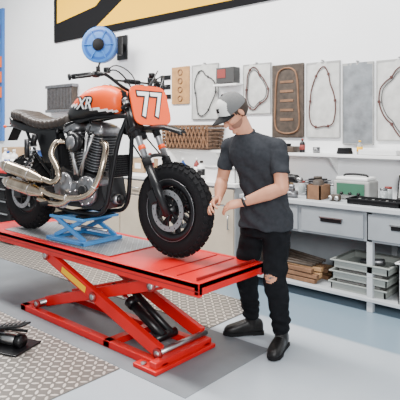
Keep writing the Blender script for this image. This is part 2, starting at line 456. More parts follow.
# number plate
m=M('number_plate')
pc=V((.235,.0,1.075)); ux=V((.0,-1,0)); uy=V((.26,0,.97)).normalized(); un=ux.cross(uy)
def plate(w,h,t,mt,o,e=5):
    r=ring(o,ux,uy,w,h,n=40,e=e); m.prism(r,un*t,mt)
plate(.195,.15,.010,'orange_paint',pc)
m.obj(bike)
text('plate_digits_outline','77',.27,pc+un*.0115-uy*.005,ux,uy,'black_paint',bike,off=.014,ext=.001)
text('plate_digits','77',.27,pc+un*.0135-uy*.005,ux,uy,'white_paint',bike,off=.002,ext=.001)
m=M('plate_bracket')
for y in (-.08,.08): m.beam(pc+V((.01,y,-.02)),(.36,y,1.0),.02,.008,'black_paint')
m.obj(bike)
# tank
m=M('fuel_tank')
def tankm(c):
    if abs(c.y)>.05 and c.z<1.055+.12*(c.x-.75): return K['black_paint']
    if abs(c.y)>.05 and c.z<1.075+.12*(c.x-.75): return K['white_paint']
    if abs(c.y)<.028: return K['black_paint']
    return K['orange_paint']
TR=[(.50,1.11,.04,.05),(.53,1.115,.095,.09),(.64,1.12,.14,.125),(.8,1.11,.15,.13),(.95,1.07,.125,.11),(1.08,1.02,.09,.07),(1.13,.995,.06,.04)]
m.loft([ring((s,0,h),(0,1,0),(0,0,1),a,b,n=40,e=2.5) for s,h,a,b in TR],tankm,res=6)
m.lathe((.70,0,1.235),(.0,0,1),[(.04,0),(.04,.018),(.03,.024),(.0001,.024)],'alu')
m.obj(bike)
text('tank_letters','XR',.13,(.80,.152,1.10),(-1,0,0),(0,0,1),'black_paint',bike,off=.012,shear=.3,ext=.003)
text('tank_letters_inner','XR',.13,(.80,.156,1.10),(-1,0,0),(0,0,1),'white_paint',bike,off=.001,shear=.3,ext=.002)
# seat
m=M('seat')
N_=68; rg=[]
for i in range(N_+1):
    t=i/N_; s=1.06+t*.86
    h=.985-.05*math.sin(pi*min(1,t*1.3))+.055*t*t
    bulge=abs(math.sin(t*pi*15))*.012
    w=.115+.02*math.sin(pi*t)-.03*max(0,t-.8)*4; th=.042+bulge
    if i in(0,N_): w*=.6; th*=.5
    rg.append(ring((s,0,h),(0,1,0),(0,0,1),w+bulge*.5,th,n=24,e=3))
m.loft(rg,'seat_leather')
m.obj(bike)
m=M('tail_section')
m.loft([ring((s,0,h),(0,1,0),(0,0,1),a,b,n=24,e=3) for s,h,a,b in ((1.1,.925,.10,.03),(1.5,.90,.11,.045),(1.85,.95,.10,.045),(1.97,1.0,.07,.03),(2.0,1.01,.04,.015))],'black_paint',res=4)
m.box((1.99,0,.965),(.03,.1,.035),'gasket_red',bev=.008)
m.beam((1.93,0,.93),(2.03,0,.80),.10,.01,'black_matte')
for y in (-.1,.1): m.ell((1.96,y*1.2,.93),(.02,.014,.014),'orange_paint'); m.cyl((1.96,0,.93),(1.96,y,.93),.006,'black_paint')
m.obj(bike)
# frame
m=M('frame')
for y in (-.1,.1):
    m.tube([(.44,y*.3,1.0),(.5,y*.7,.8),(.55,y,.5),(.6,y*1.1,.30),(.75,y*1.1,.24),(1.15,y*1.1,.25),(1.25,y*1.1,.36),(1.24,y*1.1,.65),(1.2,y,.93)],.018,'black_paint')
    m.tube([(.43,y*.3,1.0),(.7,y*.7,1.0),(1.1,y*.9,.94),(1.5,y,.88),(1.9,y*.8,.94)],.018,'black_paint')
    m.tube([(1.24,y*1.1,.5),(1.5,y*1.1,.7),(1.65,y,.9)],.014,'black_paint')
m.cyl((.46,0,.86),(.41,0,1.09),.04,'black_paint')
m.obj(bike)
m=M('swingarm')
for y in (-.125,.125): m.beam((1.2,y,.40),(RX+.05,y,.34),.035,.07,'engine_dark',bev=.01)
m.cyl((1.22,-.13,.40),(1.22,.13,.40),.035,'engine_dark')
m.box((RX-.02,.125,.34),(.12,.05,.09),'engine_dark',bev=.012)
m.box((RX-.13,.12,.43),(.11,.045,.07),'engine_dark',bev=.012)
m.obj(bike)
m=M('rear_shocks')
for y in (-.165,.165):
    sg=1 if y>0 else -1
    a=V((1.42,y,.86)); b=V((1.60,y,.42)); d=(b-a)
    m.cyl(a,b,.014,'chrome'); m.cyl(a,a+d*.22,.026,'black_paint'); m.cyl(b-d*.12,b,.024,'black_paint')
    m.cyl(a+V((.05,.05*sg,-.04)),a+V((.05,.05*sg,-.2)),.022,'engine_dark')
    x,yv,z=frame(d); pts=[]
    for i in range(8*10+1):
        t=i/80; an=t*2*pi*9; pts.append(a+d*(.15+.72*t)+(x*math.cos(an)+yv*math.sin(an))*.033)
    m.tube(pts,.0055,'rail_grey',n=6,res=1)
m.obj(bike)
# engine
m=M('engine')
m.prism([V((s,-.12,h)) for s,h in ((.60,.34),(.66,.28),(1.1,.28),(1.2,.34),(1.22,.52),(1.12,.60),(.95,.56),(.78,.56),(.64,.52))],(0,.24,0),'engine_dark')
m.lathe((1.06,.11,.44),(0,1,0),[(.115,0),(.115,.035),(.10,.055),(.06,.06),(.055,.068),(.0001,.07)],'alu',n=36)
m.lathe((.79,.11,.42),(0,1,0),[(.12,0),(.12,.03),(.105,.048),(.0001,.052)],'alu',n=36)
m.lathe((.79,.16,.42),(0,1,0),[(.05,0),(.05,.02),(.042,.026),(.0001,.026)],'black_paint',n=30)
m.box((.93,.125,.42),(.2,.06,.14),'alu',bev=.02)
for i in range(9):
    a=2*pi*i/9
    for c in ((1.06,.44),(.79,.42)): m.cyl((c[0]+math.cos(a)*.104,.14,c[1]+math.sin(a)*.104),(c[0]+math.cos(a)*.104,.168,c[1]+math.sin(a)*.104),.008,'chrome',n=6)
m.box((.66,.1,.5),(.09,.1,.07),'alu',bev=.02)
m.cyl((.56,0,.36),(.63,0,.36),.038,'steel'); m.cyl((.56,0,.36),(.54,0,.36),.034,'black_paint')
for sgn,top in ((-1,V((.735,0,.94))),(1,V((1.04,0,.94)))):
    base=V((.885+sgn*.05,0,.52)); d=(top-base).normalized(); L=(top-base).length
    x=V((0,1,0)); y=d.cross(x)
    m.cyl(base,base+d*L*.95,.075,'engine_dark')
    nf=13
    for i in range(nf):
        t=.16+.62*i/(nf-1); c=base+d*L*t
        w=.098 if i<8 else .108
        r=ring(c,x,y,w*1.15,w,n=24,e=3.5); m.prism(r,d*.006,'alu')
        r=ring(c+d*.006,x,y,w*1.0,w*.9,n=24,e=3.5); m.prism(r,d*.014,'engine_dark')
    c=base+d*L*.84; m.loft([ring(c+d*q,x,y,a,b,n=24,e=4) for q,a,b in ((0,.125,.105),(.03,.128,.108),(.06,.115,.095),(.078,.08,.06))],'alu')
    for yy in (-.08,.08):
        for xx in (-.06,.06): p=c+x*yy+y*xx+d*.055; m.cyl(p,p+d*.02,.009,'chrome',n=6)
    for o_ in (-.035,.035):
        m.cyl(V((.885+sgn*.02+o_*.6,.135,.54)),c+x*.128+y*o_,.0125,'steel')
    m.tube([c+x*.12+y*.02+d*.02,c+x*.17+y*.02,c+x*.14+d*.07,V((.88,.05,1.0))],.006,'black_paint')
m.lathe((.885,.10,.80),(0,1,0),[(.05,0),(.05,.05),(.078,.055),(.078,.10),(.066,.112),(.0001,.114)],'black_paint',n=30)
m.lathe((.885,.21,.80),(0,1,0),[(.05,0),(.05,.006),(.0001,.008)],'alu',n=30)
m.box((.885,0,.8),(.12,.14,.1),'alu',bev=.02)
m.box((.56,0,.62),(.035,.2,.17),'black_matte',bev=.005)
for i in range(9): m.box((.54,0,.55+i*.017),(.012,.19,.005),'engine_dark')
m.obj(bike)
m=M('exhaust')
m.tube([(.66,.09,.80),(.585,.12,.78),(.55,.17,.66),(.58,.21,.50),(.68,.225,.40),(.88,.235,.365),(1.10,.245,.38),(1.22,.25,.42)],.0235,'exhaust_metal',n=14,res=7)
m.tube([(1.12,.08,.80),(1.17,.14,.79),(1.15,.20,.70),(1.05,.22,.60),(1.02,.225,.52),(1.08,.24,.48),(1.2,.25,.50)],.0235,'exhaust_metal',n=14,res=7)
m.tube([(.86,.235,.365),(.95,.24,.32),(1.1,.245,.31),(1.25,.25,.335)],.022,'exhaust_metal',n=14,res=6)
def can(a,b,r):
    a=V(a);b=V(b);d=b-a;L=d.length
    m.lathe(a,d,[(.0235,0),(.026,L*.03),(r*.9,L*.22),(r,L*.3),(r,L*.82),(r*.93,L*.9),(r*.5,L),(r*.42,L),(r*.42,L*.97)],'exhaust_metal',n=28)
    m.torus(a+d*.3,d,r+.001,.004,'steel',n=28,k=6); m.torus(a+d*.82,d,r+.001,.004,'steel',n=28,k=6)
    m.lathe(b-d*.02,d,[(.0001,0),(r*.42,0)],'black_matte')
can((1.18,.252,.49),(1.74,.285,.60),.05)
can((1.18,.252,.38),(1.70,.285,.46),.05)
m.torus((.6,.215,.47),(.4,.1,-.9),.025,.005,'steel',n=20,k=6); m.torus((.9,.236,.365),(1,0,0),.025,.005,'steel',n=20,k=6)
m.beam((1.45,.15,.72),(1.47,.24,.58),.03,.006,'black_paint',side=(1,0,0))
m.obj(bike)
m=M('side_panel')
for y in (.105,-.125): m.prism([V((s,y,h)) for s,h in ((1.15,.62),(1.2,.9),(1.48,.88),(1.36,.62))],(0,.02,0),'black_paint')
m.box((1.3,0,.72),(.25,.19,.3),'black_matte',bev=.02)
m.obj(bike)
m=M('foot_controls')
for s_ in (1,-1):
    m.beam((1.15,.12*s_,.40),(1.2,.17*s_,.32),.03,.012,'alu',side=(1,0,0))
    m.cyl((1.12,.13*s_,.31),(1.12,.31*s_,.31),.012,'steel'); m.cyl((1.12,.2*s_,.31),(1.12,.32*s_,.31),.018,'rubber')
    m.tube([(1.12,.19*s_,.30),(1.0,.2*s_,.28),(.92,.22*s_,.31)],.007,'steel')
m.obj(bike)
m=M('drive_belt'); m.lathe((RX,-.1,.34),(0,1,0),[(.12,-.012),(.12,.012),(.1,.012),(.1,-.012)],'steel',closed=True)
for z in (.46,.225): m.beam((RX,-.1,z),(1.12,-.1,.38+(z-.34)*.5),.022,.006,'rubber')
m.obj(bike)
# ---------------------------------------------------------------- blue scissor jack under the bike
jk=empty('scissor_jack_stand',mw=mw@Matrix.Translation((.98,0,0)))
m=M('jack_frame')
m.span((-.24,-.2,0.002),(.24,-.14,.03),'blue_light',bev=.004); m.span((-.24,.14,0.002),(.24,.2,.03),'blue_light',bev=.004)
m.span((-.24,-.2,.002),(-.19,.2,.028),'blue_light'); m.span((.19,-.2,.002),(.24,.2,.028),'blue_light')
for y in (-.16,.16):
    m.beam((-.2,y,.03),(.17,y,.19),.025,.035,'blue_light',bev=.004)
    m.beam((.2,y*.85,.03),(-.17,y*.85,.19),.025,.035,'blue_light',bev=.004)
m.span((-.21,-.19,.185),(.21,.19,.205),'blue_light',bev=.004)
m.span((-.19,-.17,.205),(-.1,.17,.22),'rubber'); m.span((.1,-.17,.205),(.19,.17,.22),'rubber')
m.cyl((-.28,0,.1),(.3,0,.1),.012,'steel'); m.cyl((.3,0,.1),(.33,0,.1),.02,'steel',n=6)
m.obj(jk)
# ---------------------------------------------------------------- man (local x right, y away, z up; rotated)
man=empty('man',(-1.98,2.917,0),YAW)
f=V((-.65,-.76,0)).normalized(); l=V((.76,-.65,0)).normalized(); Z=V((0,0,1))
ShL=V((.065,-.175,1.385)); ElL=V((.08,-.245,1.13)); WrL=V((-.165,-.185,1.03))
ShR=V((-.235,.065,1.385)); ElR=V((-.285,.10,1.15)); WrR=V((-.315,-.02,1.035))
TOR=[((.012,.003,.86),.168,.118),((.010,.002,.95),.162,.116),((-.002,-.002,1.06),.152,.110),((-.03,-.02,1.2),.165,.120),((-.065,-.045,1.305),.178,.130),((-.088,-.06,1.38),.16,.114),((-.112,-.07,1.433),.115,.088),((-.13,-.078,1.475),.070,.067)]
F=V((-.93*.76,-.36*.76,-.65)).normalized(); U=V((-.93*.65,-.36*.65,.76)); U=(U-F*U.dot(F)).normalized(); Lh=U.cross(F)
HC=V((-.215,-.11,1.618))
HM=Matrix((F,Lh,U)).transposed().to_4x4(); HM.translation=HC
def hand(m,Wp,D,Nb,side,c=(.35,.4,.45,.5)):
    D=V(D).normalized(); Nb=V(Nb); Nb=(Nb-D*Nb.dot(D)).normalized(); Cx=D.cross(Nb)
    m.loft([ring(V(Wp)+D*t,Cx,Nb,a,b,n=16,e=2.6) for t,a,b in ((-.02,.027,.021),(.01,.029,.02),(.04,.038,.018),(.075,.042,.016),(.095,.038,.012))],'skin')
    for i,(o,Ls) in enumerate(((-.033,.062),(-.011,.074),(.011,.078),(.032,.070))):
        o*=-side
        q=V(Wp)+D*(.085 if i in(1,2) else .078)+Cx*o*-1; th=0; r=.0095 if i else .0082
        for k,fr in enumerate((.45,.31,.24)):
            th+=c[i]*(1.15 if k else .8); dd=(D*math.cos(th)-Nb*math.sin(th)+Cx*o*-2.2).normalized()
            e=q+dd*Ls*fr*1.25; m.caps(q,e,r,r*.93,'skin',n=10); q=e; r*=.93
    a=V(Wp)+D*.022+Cx*side*.022-Nb*.006; b=a+(D*.6+Cx*side*.65-Nb*.25).normalized()*.042
    cc=b+(D*.8+Cx*side*.2-Nb*.45).normalized()*.034; dd=cc+(D*.85-Cx*side*.15-Nb*.45).normalized()*.026
    m.caps(a,b,.016,.0125,'skin',n=12); m.caps(b,cc,.0122,.0105,'skin',n=12); m.caps(cc,dd,.0105,.009,'skin',n=12)
m=M('body')
m.loft([ring(V(c),l,f,a-.014,b-.014,n=24,e=2.3) for c,a,b in TOR],'skin')
for a,b,c in ((ShL,ElL,WrL),(ShR,ElR,WrR)):
    m.caps(a,b,.052,.044,'skin'); m.caps(b,b.lerp(c,.35),.043,.047,'skin'); m.caps(b.lerp(c,.35),c,.047,.028,'skin')
hand(m,WrL,V((-.085,.03,-.02)),V((.15,-.55,.8)),1)
hand(m,WrR,V((-.05,-.07,-.025)),V((-.7,.35,.7)),-1)
m.caps((-.125,-.076,1.445),HC+V((.03,.012,-.045)),.060,.057,'skin')
m.xf=HM
m.ell((-.012,0,.03),(.096,.077,.095),'skin')
m.ell((.03,0,-.03),(.062,.062,.085),'skin')
m.ell((.045,0,-.085),(.042,.045,.035),'skin')
m.ell((.075,0,-.102),(.022,.026,.018),'skin')
m.ell((.078,0,.022),(.018,.052,.014),'skin')
for y in (-.034,.034): m.ell((.065,y,-.025),(.025,.022,.022),'skin')
m.caps((.085,0,.01),(.108,0,-.032),.009,.0125,'skin'); 
for y in (-.011,.011): m.ell((.1,y,-.036),(.01,.008,.008),'skin')
m.ell((.088,0,-.062),(.014,.026,.008),'skin'); m.ell((.086,0,-.073),(.013,.022,.008),'skin')
for y in (-.076,.076):
    m.ell((-.012,y,-.01),(.019,.009,.031),'skin',rot=(0,.15,.35*(1 if y>0 else -1)))
def bodymat(c):
    q=HM.inverted()@c
    if q.x>.06 and q.z<-.056 and q.z>-.078 and abs(q.y)<.026: return 'lips'
    return 'skin'
blob(m,.0048,2,man,matfn=bodymat)
m=M('eyes',HM)
for y in (-.031,.031):
    m.ell((.078,y,.0),(.012,.014,.009),'eye'); m.ell((.088,y,-.001),(.004,.006,.006),'black_paint')
    m.tube([(.086,y*.45,.020),(.092,y,.025),(.080,y*1.6,.018)],.0035,'hair')
m.obj(man)
m=M('hair',HM)
m.ell((-.016,0,.026),(.101,.0825,.1),'hair',n=40,keep=lambda c:(c.x<.01 and c.z>-.06+max(0,c.x+.03)*1.0) or (c.x<.03 and c.z>0))
m.ell((.03,0,-.032),(.065,.0645,.087),mat('stubble',(.22,.10,.065),.8),n=40,keep=lambda c:c.z<-.045 and c.x<.085 and abs(c.y)>.02)
m.obj(man)
m=M('baseball_cap',HM)
def capm(c):
    if c.x>.03 and abs(c.y)<.07: 
        if abs(c.y)<.024 and .07<c.z<.095: return K['cap_black']
        return K['cap_white']
    return K['cap_grey']
m.ell((-.006,0,.035),(.108,.09,.105),capm,n=110,keep=lambda c:c.z>.022)
m.ell((-.006,0,.035),(.104,.087,.101),'cap_black',n=40,keep=lambda c:c.z>.022)
m.ell((-.006,0,.141),(.009,.009,.005),'cap_black')
vs=[];fs=[]
nb=20; nr=6
for layer in (0,-.004):
    for i in range(nb+1):
        a=-1.15+2.3*i/nb
        for j in range(nr+1):
            t=j/nr; ca,sa=math.cos(a),math.sin(a)
            ext=.078*math.cos(a*.95)**.7 if abs(a)<1.15 else 0
            r1=.104; x=-.006+ca*r1+ext*t; y=sa*.088*(1-.05*t)
            vs.append((x,y,.034-.012*t-9*y*y*.55+layer+.012))
n1=(nb+1)*(nr+1)
for L_ in (0,n1):
    for i in range(nb):
        for j in range(nr): a=L_+i*(nr+1)+j; fs.append((a,a+1,a+nr+2,a+nr+1))
for i in range(nb): a=i*(nr+1)+nr; fs.append((a,a+nr+1,a+nr+1+n1,a+n1))
m.add(vs,fs,'cap_black',True)
m.obj(man)
# shirt
m=M('t_shirt')
R_=[ring(V(c),l,f,a+.006,b+.006,n=32,e=2.3) for c,a,b in TOR]
R_[0]=ring(V((.012,.003,.835)),l,f,.198,.146,n=32,e=2.3); R_[1]=ring(V((.010,.002,.93)),l,f,.186,.136,n=32,e=2.3)
m.loft(R_,'shirt',res=3)
for a,b in ((ShL,ElL),(ShR,ElR)):
    e=a.lerp(b,.66); m.caps(a,a+V((0,0,.001)),.062,.062,'shirt'); m.cyl(a,e,.061,'shirt',r1=.060)
    m.caps(V((-.122,-.073,1.452)),a,.052,.058,'shirt'); m.caps(V((-.085,-.06,1.36)),a,.09,.058,'shirt')
def wr(c):
    q=noise.noise(V((c.x*9,c.y*9,c.z*14+c.x*8)))*.011+noise.noise(c*22)*.004
    fold=math.sin((c.z*1.0+c.x*.9)*48+noise.noise(c*6)*4)*.006*max(0,min(1,(1.3-c.z)*4))
    return (q+fold)*(1.0 if c.z<1.37 else .4)
blob(m,.007,9,man,disp=wr)
m=M('collar'); m.torus((-.138,-.083,1.473),(-.45,-.25,1),.064,.006,'shirt',rb=.009); m.obj(man)
# jeans
HiL=V((.075,-.06,.85)); HiR=V((-.055,.08,.85)); KnL=V((.055,-.10,.50)); KnR=V((-.12,.14,.50)); AnL=V((.115,.0,.13)); AnR=V((-.062,.265,.13))
m=M('jeans')
m.loft([ring(V(c),l,f,a,b,n=28,e=2.3) for c,a,b in (((.012,.003,.78),.155,.11),((.012,.003,.85),.158,.112),((.012,.003,.93),.15,.105),((.008,0,.98),.145,.10))],'jeans')
m.ell((.02,.015,.83),(.11,.11,.09),'jeans')
for h,k,a in ((HiL,KnL,AnL),(HiR,KnR,AnR)):
    m.caps(h,k,.098,.077,'jeans',n=20); m.caps(k,k.lerp(a,.35)-f*.012,.077,.075,'jeans',n=20); m.cyl(k.lerp(a,.35)-f*.012,a,.074,'jeans',r1=.058,n=20)
def wj(c):
    q=noise.noise(V((c.x*8,c.y*8,c.z*20)))*.010+noise.noise(c*25)*.003
    if c.z<.28: q+=math.sin(c.z*110+c.x*20)*.004
    if c.z>.82: q=-.004
    return q
RK=KnL+f*.07+V((0,-.01,.03)); RK2=KnR+f*.07+V((0,0,.04))
def jm(c):
    for R0,rr in ((RK,.046),(RK2,.026)):
        d=c-R0; n=noise.noise(c*60)*.012
        if (V((d.x,d.y,d.z*1.6)).length+n)<rr: return 'skin' if noise.noise(V((c.x*20,c.y*20,c.z*160)))>-.15 else 'cap_grey'
    return 'jeans'
blob(m,.007,4,man,disp=wj,matfn=jm)
# boots
def boot(name,an,fw):
    fw=V(fw).normalized(); sd=V((-fw.y,fw.x,0)); T=Matrix((fw,sd,Z)).transposed().to_4x4(); T.translation=V((an.x,an.y,0))
    m=M(name,T)
    m.loft([ring((x,0,h),(0,1,0),(0,0,1),a,b,n=24,e=2.6) for x,h,a,b in ((-.085,.05,.02,.03),(-.075,.06,.033,.045),(-.03,.065,.038,.055),(.05,.06,.042,.05),(.11,.05,.048,.04),(.16,.043,.046,.033),(.19,.038,.033,.025),(.205,.033,.015,.012))],'boot',res=2)
    m.lathe((0,0,.05),(-.02,0,1),[(.044,0),(.046,.05),(.05,.10),(.05,.125)],'boot')
    blob(m,.006,3,man)
    m=M(name+'_sole',T)
    def sole(z): return [V((x,y,z)) for x,y in ((-.09,-.02),(-.08,-.038),(-.02,-.036),(.05,-.038),(.11,-.05),(.17,-.045),(.205,-.022),(.212,0),(.205,.022),(.17,.045),(.11,.05),(.05,.038),(-.02,.036),(-.08,.038),(-.09,.02))]
    m.prism(sole(.006),(0,0,.022),'rubber'); m.box((-.045,0,.012),(.085,.07,.024),'rubber',bev=.004)
    for i in range(5): m.tube([(.035+i*.017,-.028,.108-i*.006),(.035+i*.017,0,.116-i*.008),(.035+i*.017,.028,.108-i*.006)],.003,'cap_grey')
    m.obj(man)
boot('boot_left',AnL,(-.45,-.9,0)); boot('boot_right',AnR,(-1,-.12,0))
m=M('wrist_watch'); dW=(WrL-ElL).normalized(); m.torus(WrL-dW*.012,dW,.030,.004,'black_paint',rb=.009); m.cyl(WrL-dW*.012+V((0,-.022,.022)),WrL-dW*.012+V((0,-.027,.028)),.013,'steel'); m.obj(man)
m=M('wrench_tool'); m.beam((-.365,-.10,1.0),(-.255,-.13,1.005),.012,.006,'chrome'); m.cyl((-.37,-.098,.99),(-.37,-.098,1.012),.013,'chrome',n=6); m.obj(man)
# ---------------------------------------------------------------- back wall things
WY=4.72
m=M('banner')
zb=2.92
m.span((-7.3,WY-.03,zb),(-1.2,WY-.002,4.3),'banner_black')
m.prism([(-7.2,WY-.035,zb+.3),(-7.2,WY-.035,4.2),(-4.8,WY-.035,4.2),(-6.2,WY-.035,zb+.42)],(0,.004,0),'yellow')
m.prism([(-6.2,WY-.035,zb+.10),(-5.4,WY-.035,zb+.5),(-3.6,WY-.035,zb+.5),(-3.2,WY-.035,zb+.08)],(0,.004,0),'yellow')
m.obj()
text('painted_letters','RE',.42,(-4.88,WY-.005,2.04),(1,0,0),(0,0,1),'black_paint',ext=.004,off=.01)
def bag(name,x0,x1,z0,z1,film,loopm,seed,double=False,fl=.0):
    random.seed(seed); e=empty(name,((x0+x1)/2,WY-.001,(z0+z1)/2))
    w=(x1-x0)/2; h=(z1-z0)/2
    m=M('film')
    vs=[];fs=[];n=10
    for i in range(n+1):
        for j in range(n+1):
            u=-1+2*i/n; v=-1+2*j/n
            vs.append((u*w,-.018-.01*(1-u*u)*(1-v*v)-.006*random.random()*(1-u*u),v*h))
    for i in range(n):
        for j in range(n): a=i*(n+1)+j; fs.append((a,a+1,a+n+2,a+n+1))
    vs+= [(-w,-.002,-h),(-w,-.002,h),(w,-.002,h),(w,-.002,-h)]; b=len(vs)-4; fs.append((b,b+1,b+2,b+3))
    m.add(vs,fs,film,True)
    m.box((0,-.012,h*.97),(w*2.02,.018,h*.06),'card_grey')
    for sx in (-1,1): m.box((sx*w*.985,-.014,0),(.008,.02,h*1.95),'card_grey')
    m.box((0,-.014,-h*.985),(w*2,.02,.008),'card_grey')
    m.cyl((0,0,h*1.03),(0,-.04,h*1.03),.008,'steel')
    m.obj(e)
    if loopm:
        g=M('gasket')
        pts=[]; N2=18
        for i in range(N2):
            a=2*pi*i/N2; r=.86+.12*math.sin(a*3+seed)+random.uniform(-.06,.06)
            pts.append((math.cos(a)*w*r*.88,-.036,math.sin(a)*h*r*.92-.03*h))
        g.tube(pts,.0065,loopm,closed=True,res=4,n=6)
        for p in pts[::3]: g.torus(p,(0,1,0),.011,.005,loopm,n=12,k=6)
        if double:
            g.tube([(p[0]*.86,p[1],p[2]*.88) for p in pts],.004,'gasket_grey',closed=True,res=3,n=6)
        g.obj(e)
bag('gasket_bag',-4.27,-3.85,1.63,2.3,'bag_film','gasket_grey',1)
bag('gasket_bag',-3.48,-3.11,1.68,2.24,'bag_film','gasket_line',2,True)
bag('gasket_bag',-2.67,-2.30,1.42,2.19,'bag_film','gasket_line',3)
bag('plastic_parts_bag',-2.27,-1.96,1.36,2.15,'bag_dark',None,4)
bag('gasket_bag',-1.93,-1.5,1.40,2.15,'bag_film','gasket_line',5,True)
bag('gasket_bag',-1.45,-1.05,1.40,2.15,'bag_film','gasket_grey',6)
m=M('cork_gasket_sheet'); m.span((-4.62,WY-.02,1.83),(-4.32,WY,2.3),'tan')
for i in range(4): m.torus((-4.47,WY-.024,1.9+i*.11),(0,1,0),.035,.006,'brown_box',n=16,k=6)
m.obj()
m=M('gasket_card'); m.span((-3.09,WY-.03,1.42),(-2.70,WY,2.2),'dark_brown',bev=.01)
m.tube([(-3.02,WY-.034,1.5),(-2.77,WY-.034,1.5),(-2.76,WY-.034,1.8),(-2.8,WY-.034,2.12),(-3.0,WY-.034,2.12),(-3.04,WY-.034,1.8)],.01,'brown_box',closed=True)
for i in range(5): m.span((-2.98,WY-.036,1.6+i*.1),(-2.82,WY-.028,1.625+i*.1),'brown_box')
m.obj()
m=M('parts_box'); m.span((-3.80,WY-.12,2.04),(-3.54,WY,2.22),'gasket_grey',bev=.005); m.span((-3.78,WY-.124,2.1),(-3.66,WY-.118,2.2),'gasket_red'); m.span((-3.84,WY-.13,2.01),(-3.5,WY,2.03),'white_plastic'); m.obj()
m=M('radiator_core')
m.span((-7.4,WY-.1,1.8),(-6.68,WY,2.2),'dark_brown',bev=.01)
for i in range(17): m.span((-7.36+i*.04,WY-.112,1.84),(-7.345+i*.04,WY-.098,2.16),'alu')
m.span((-7.42,WY-.12,2.17),(-6.66,WY,2.22),'alu',bev=.01); m.span((-7.42,WY-.12,1.78),(-6.66,WY,1.83),'alu',bev=.01)
m.obj()
# hose reel
m=M('hose_reel')
c=V((-5.65,4.36,2.66)); ax=V((.5,-.85,0)).normalized()
m.lathe(c,ax,[(.0001,-.06),(.235,-.06),(.245,-.05),(.245,.05),(.235,.065),(.19,.07),(.10,.06),(.09,.08),(.0001,.085)],'plastic_blue',n=40)
m.lathe(c,ax,[(.245,.045),(.25,.05),(.25,.062),(.235,.068)],'blue_paint',n=40)
m.lathe(c+ax*.085,ax,[(.085,0),(.08,.012),(.0001,.015)],'black_matte',n=24)
for i in range(6):
    a=2*pi*i/6; x,y,z=frame(ax); m.beam(c+ax*.068+(x*math.cos(a)+y*math.sin(a))*.09,c+ax*.074+(x*math.cos(a)+y*math.sin(a))*.21,.02,.012,'blue_paint',side=ax)
m.box(c+V((.05,.2,0)),(.08,.3,.12),'black_paint',bev=.01); m.box(c+V((.05,.343,0)),(.2,.03,.34),'black_paint')
m.box(c+V((.27,.12,-.02)),(.06,.06,.26),'black_paint',bev=.015)
m.tube([c+V((.05,-.05,-.24)),c+V((.03,-.06,-.34)),c+V((.1,-.05,-.42)),c+V((.16,0,-.36))],.014,'black_paint'); m.cyl(c+V((.02,-.06,-.30)),c+V((.03,-.06,-.38)),.028,'black_matte')
m.obj()
# pegboard left
pb=empty('tool_pegboard',(0,0,0))
m=M('board'); m.span((-11.2,WY-.05,1.3),(-8.95,WY,3.75),'blue_paint',bev=.01)
for r in range(20):
    for q in range(8): m.cyl((-9.05-q*.12,WY-.052,1.4+r*.12),(-9.05-q*.12,WY-.045,1.4+r*.12),.012,'black_paint',n=6)
m.obj(pb)
m=M('bins')
for r in range(3):
    for q in range(6):
        x=-8.98-q*.3; z=2.1+r*.28
        m.prism([(x,WY-.05,z),(x,WY-.22,z),(x,WY-.25,z+.1),(x,WY-.05,z+.2)],(-.24,0,0),'orange_bin')
m.obj(pb)
m=M('hanging_tools')
for q in range(8):
    x=-9.05-q*.13; m.beam((x,WY-.06,1.5),(x,WY-.06,1.85),.02,.012,'steel'); m.cyl((x,WY-.07,1.87),(x,WY-.05,1.87),.03,'steel',n=6); m.cyl((x,WY-.06,3.2),(x,WY-.06,3.45),.018,'gasket_red'); m.cyl((x,WY-.06,3.0),(x,WY-.06,3.2),.006,'steel')
m.obj(pb)
# ---------------------------------------------------------------- left counter / cabinets
BY=4.06
m=M('storage_cabinet')
m.span((-9.0,BY+.02,.08),(-3.12,WY-.03,.92),'grey_light')
m.span((-9.02,BY-.01,.92),(-3.10,WY-.03,.96),'white_plastic',bev=.006)
m.span((-9.0,BY+.06,0),(-3.12,WY-.03,.08),'black_matte')
n=10
for i in range(n):
    x=-9+i*.588; m.span((x+.01,BY,.1),(x+.578,BY+.02,.72),'beige_wood',bev=.004); m.span((x+.01,BY,.74),(x+.578,BY+.02,.9),'beige_wood',bev=.004)
    m.cyl((x+.22,BY-.02,.82),(x+.36,BY-.02,.82),.007,'steel'); m.cyl((x+.52,BY-.02,.5),(x+.52,BY-.02,.64),.007,'steel')
    for q in (.22,.36): m.cyl((x+q,BY-.02,.82),(x+q,BY,.82),.005,'steel')
    for q in (.5,.64): m.cyl((x+.52,BY-.02,q),(x+.52,BY,q),.005,'steel')
m.obj()
# workbench right
m=M('workbench')
XR=1.2
m.span((-3.04,BY-.02,.83),(XR,WY-.03,.87),'grey_light',bev=.005)
m.span((-3.02,BY+.02,.58),(XR,BY+.06,.83),'grey_bench')
for i in range(6):
    x=-2.98+i*.62; m.span((x,BY,.60),(x+.58,BY+.02,.81),'grey_bench',bev=.004)
    m.span((x+.19,BY-.006,.70),(x+.39,BY+.001,.735),'black_paint',bev=.004); m.span((x+.18,BY-.012,.735),(x+.40,BY+.001,.745),'steel')
    m.span((x,BY+.04,.60),(x+.58,BY+.55,.62),'grey_bench')
for i in range(4):
    x=-3.0+i*1.24
    for y in (BY+.02,WY-.1): m.span((x,y,0),(x+.05,y+.05,.83),'grey_light',bev=.004)
m.span((-3.02,BY,.09),(XR,WY-.03,.12),'grey_light',bev=.004)
m.span((-3.02,WY-.06,.12),(XR,WY-.04,.6),'grey_bench')
m.obj()
m=M('shelf'); m.span((-4.6,WY-.22,1.24),(1.0,WY,1.27),'white_plastic',bev=.004)
for i in range(8): m.prism([(-4.5+i*.72,WY,1.24),(-4.5+i*.72,WY-.18,1.24),(-4.5+i*.72,WY,1.06)],(.015,0,0),'white_plastic')
m.obj()
m=M('wicker_basket')
bx,by,bz=-4.15,WY-.15,1.292
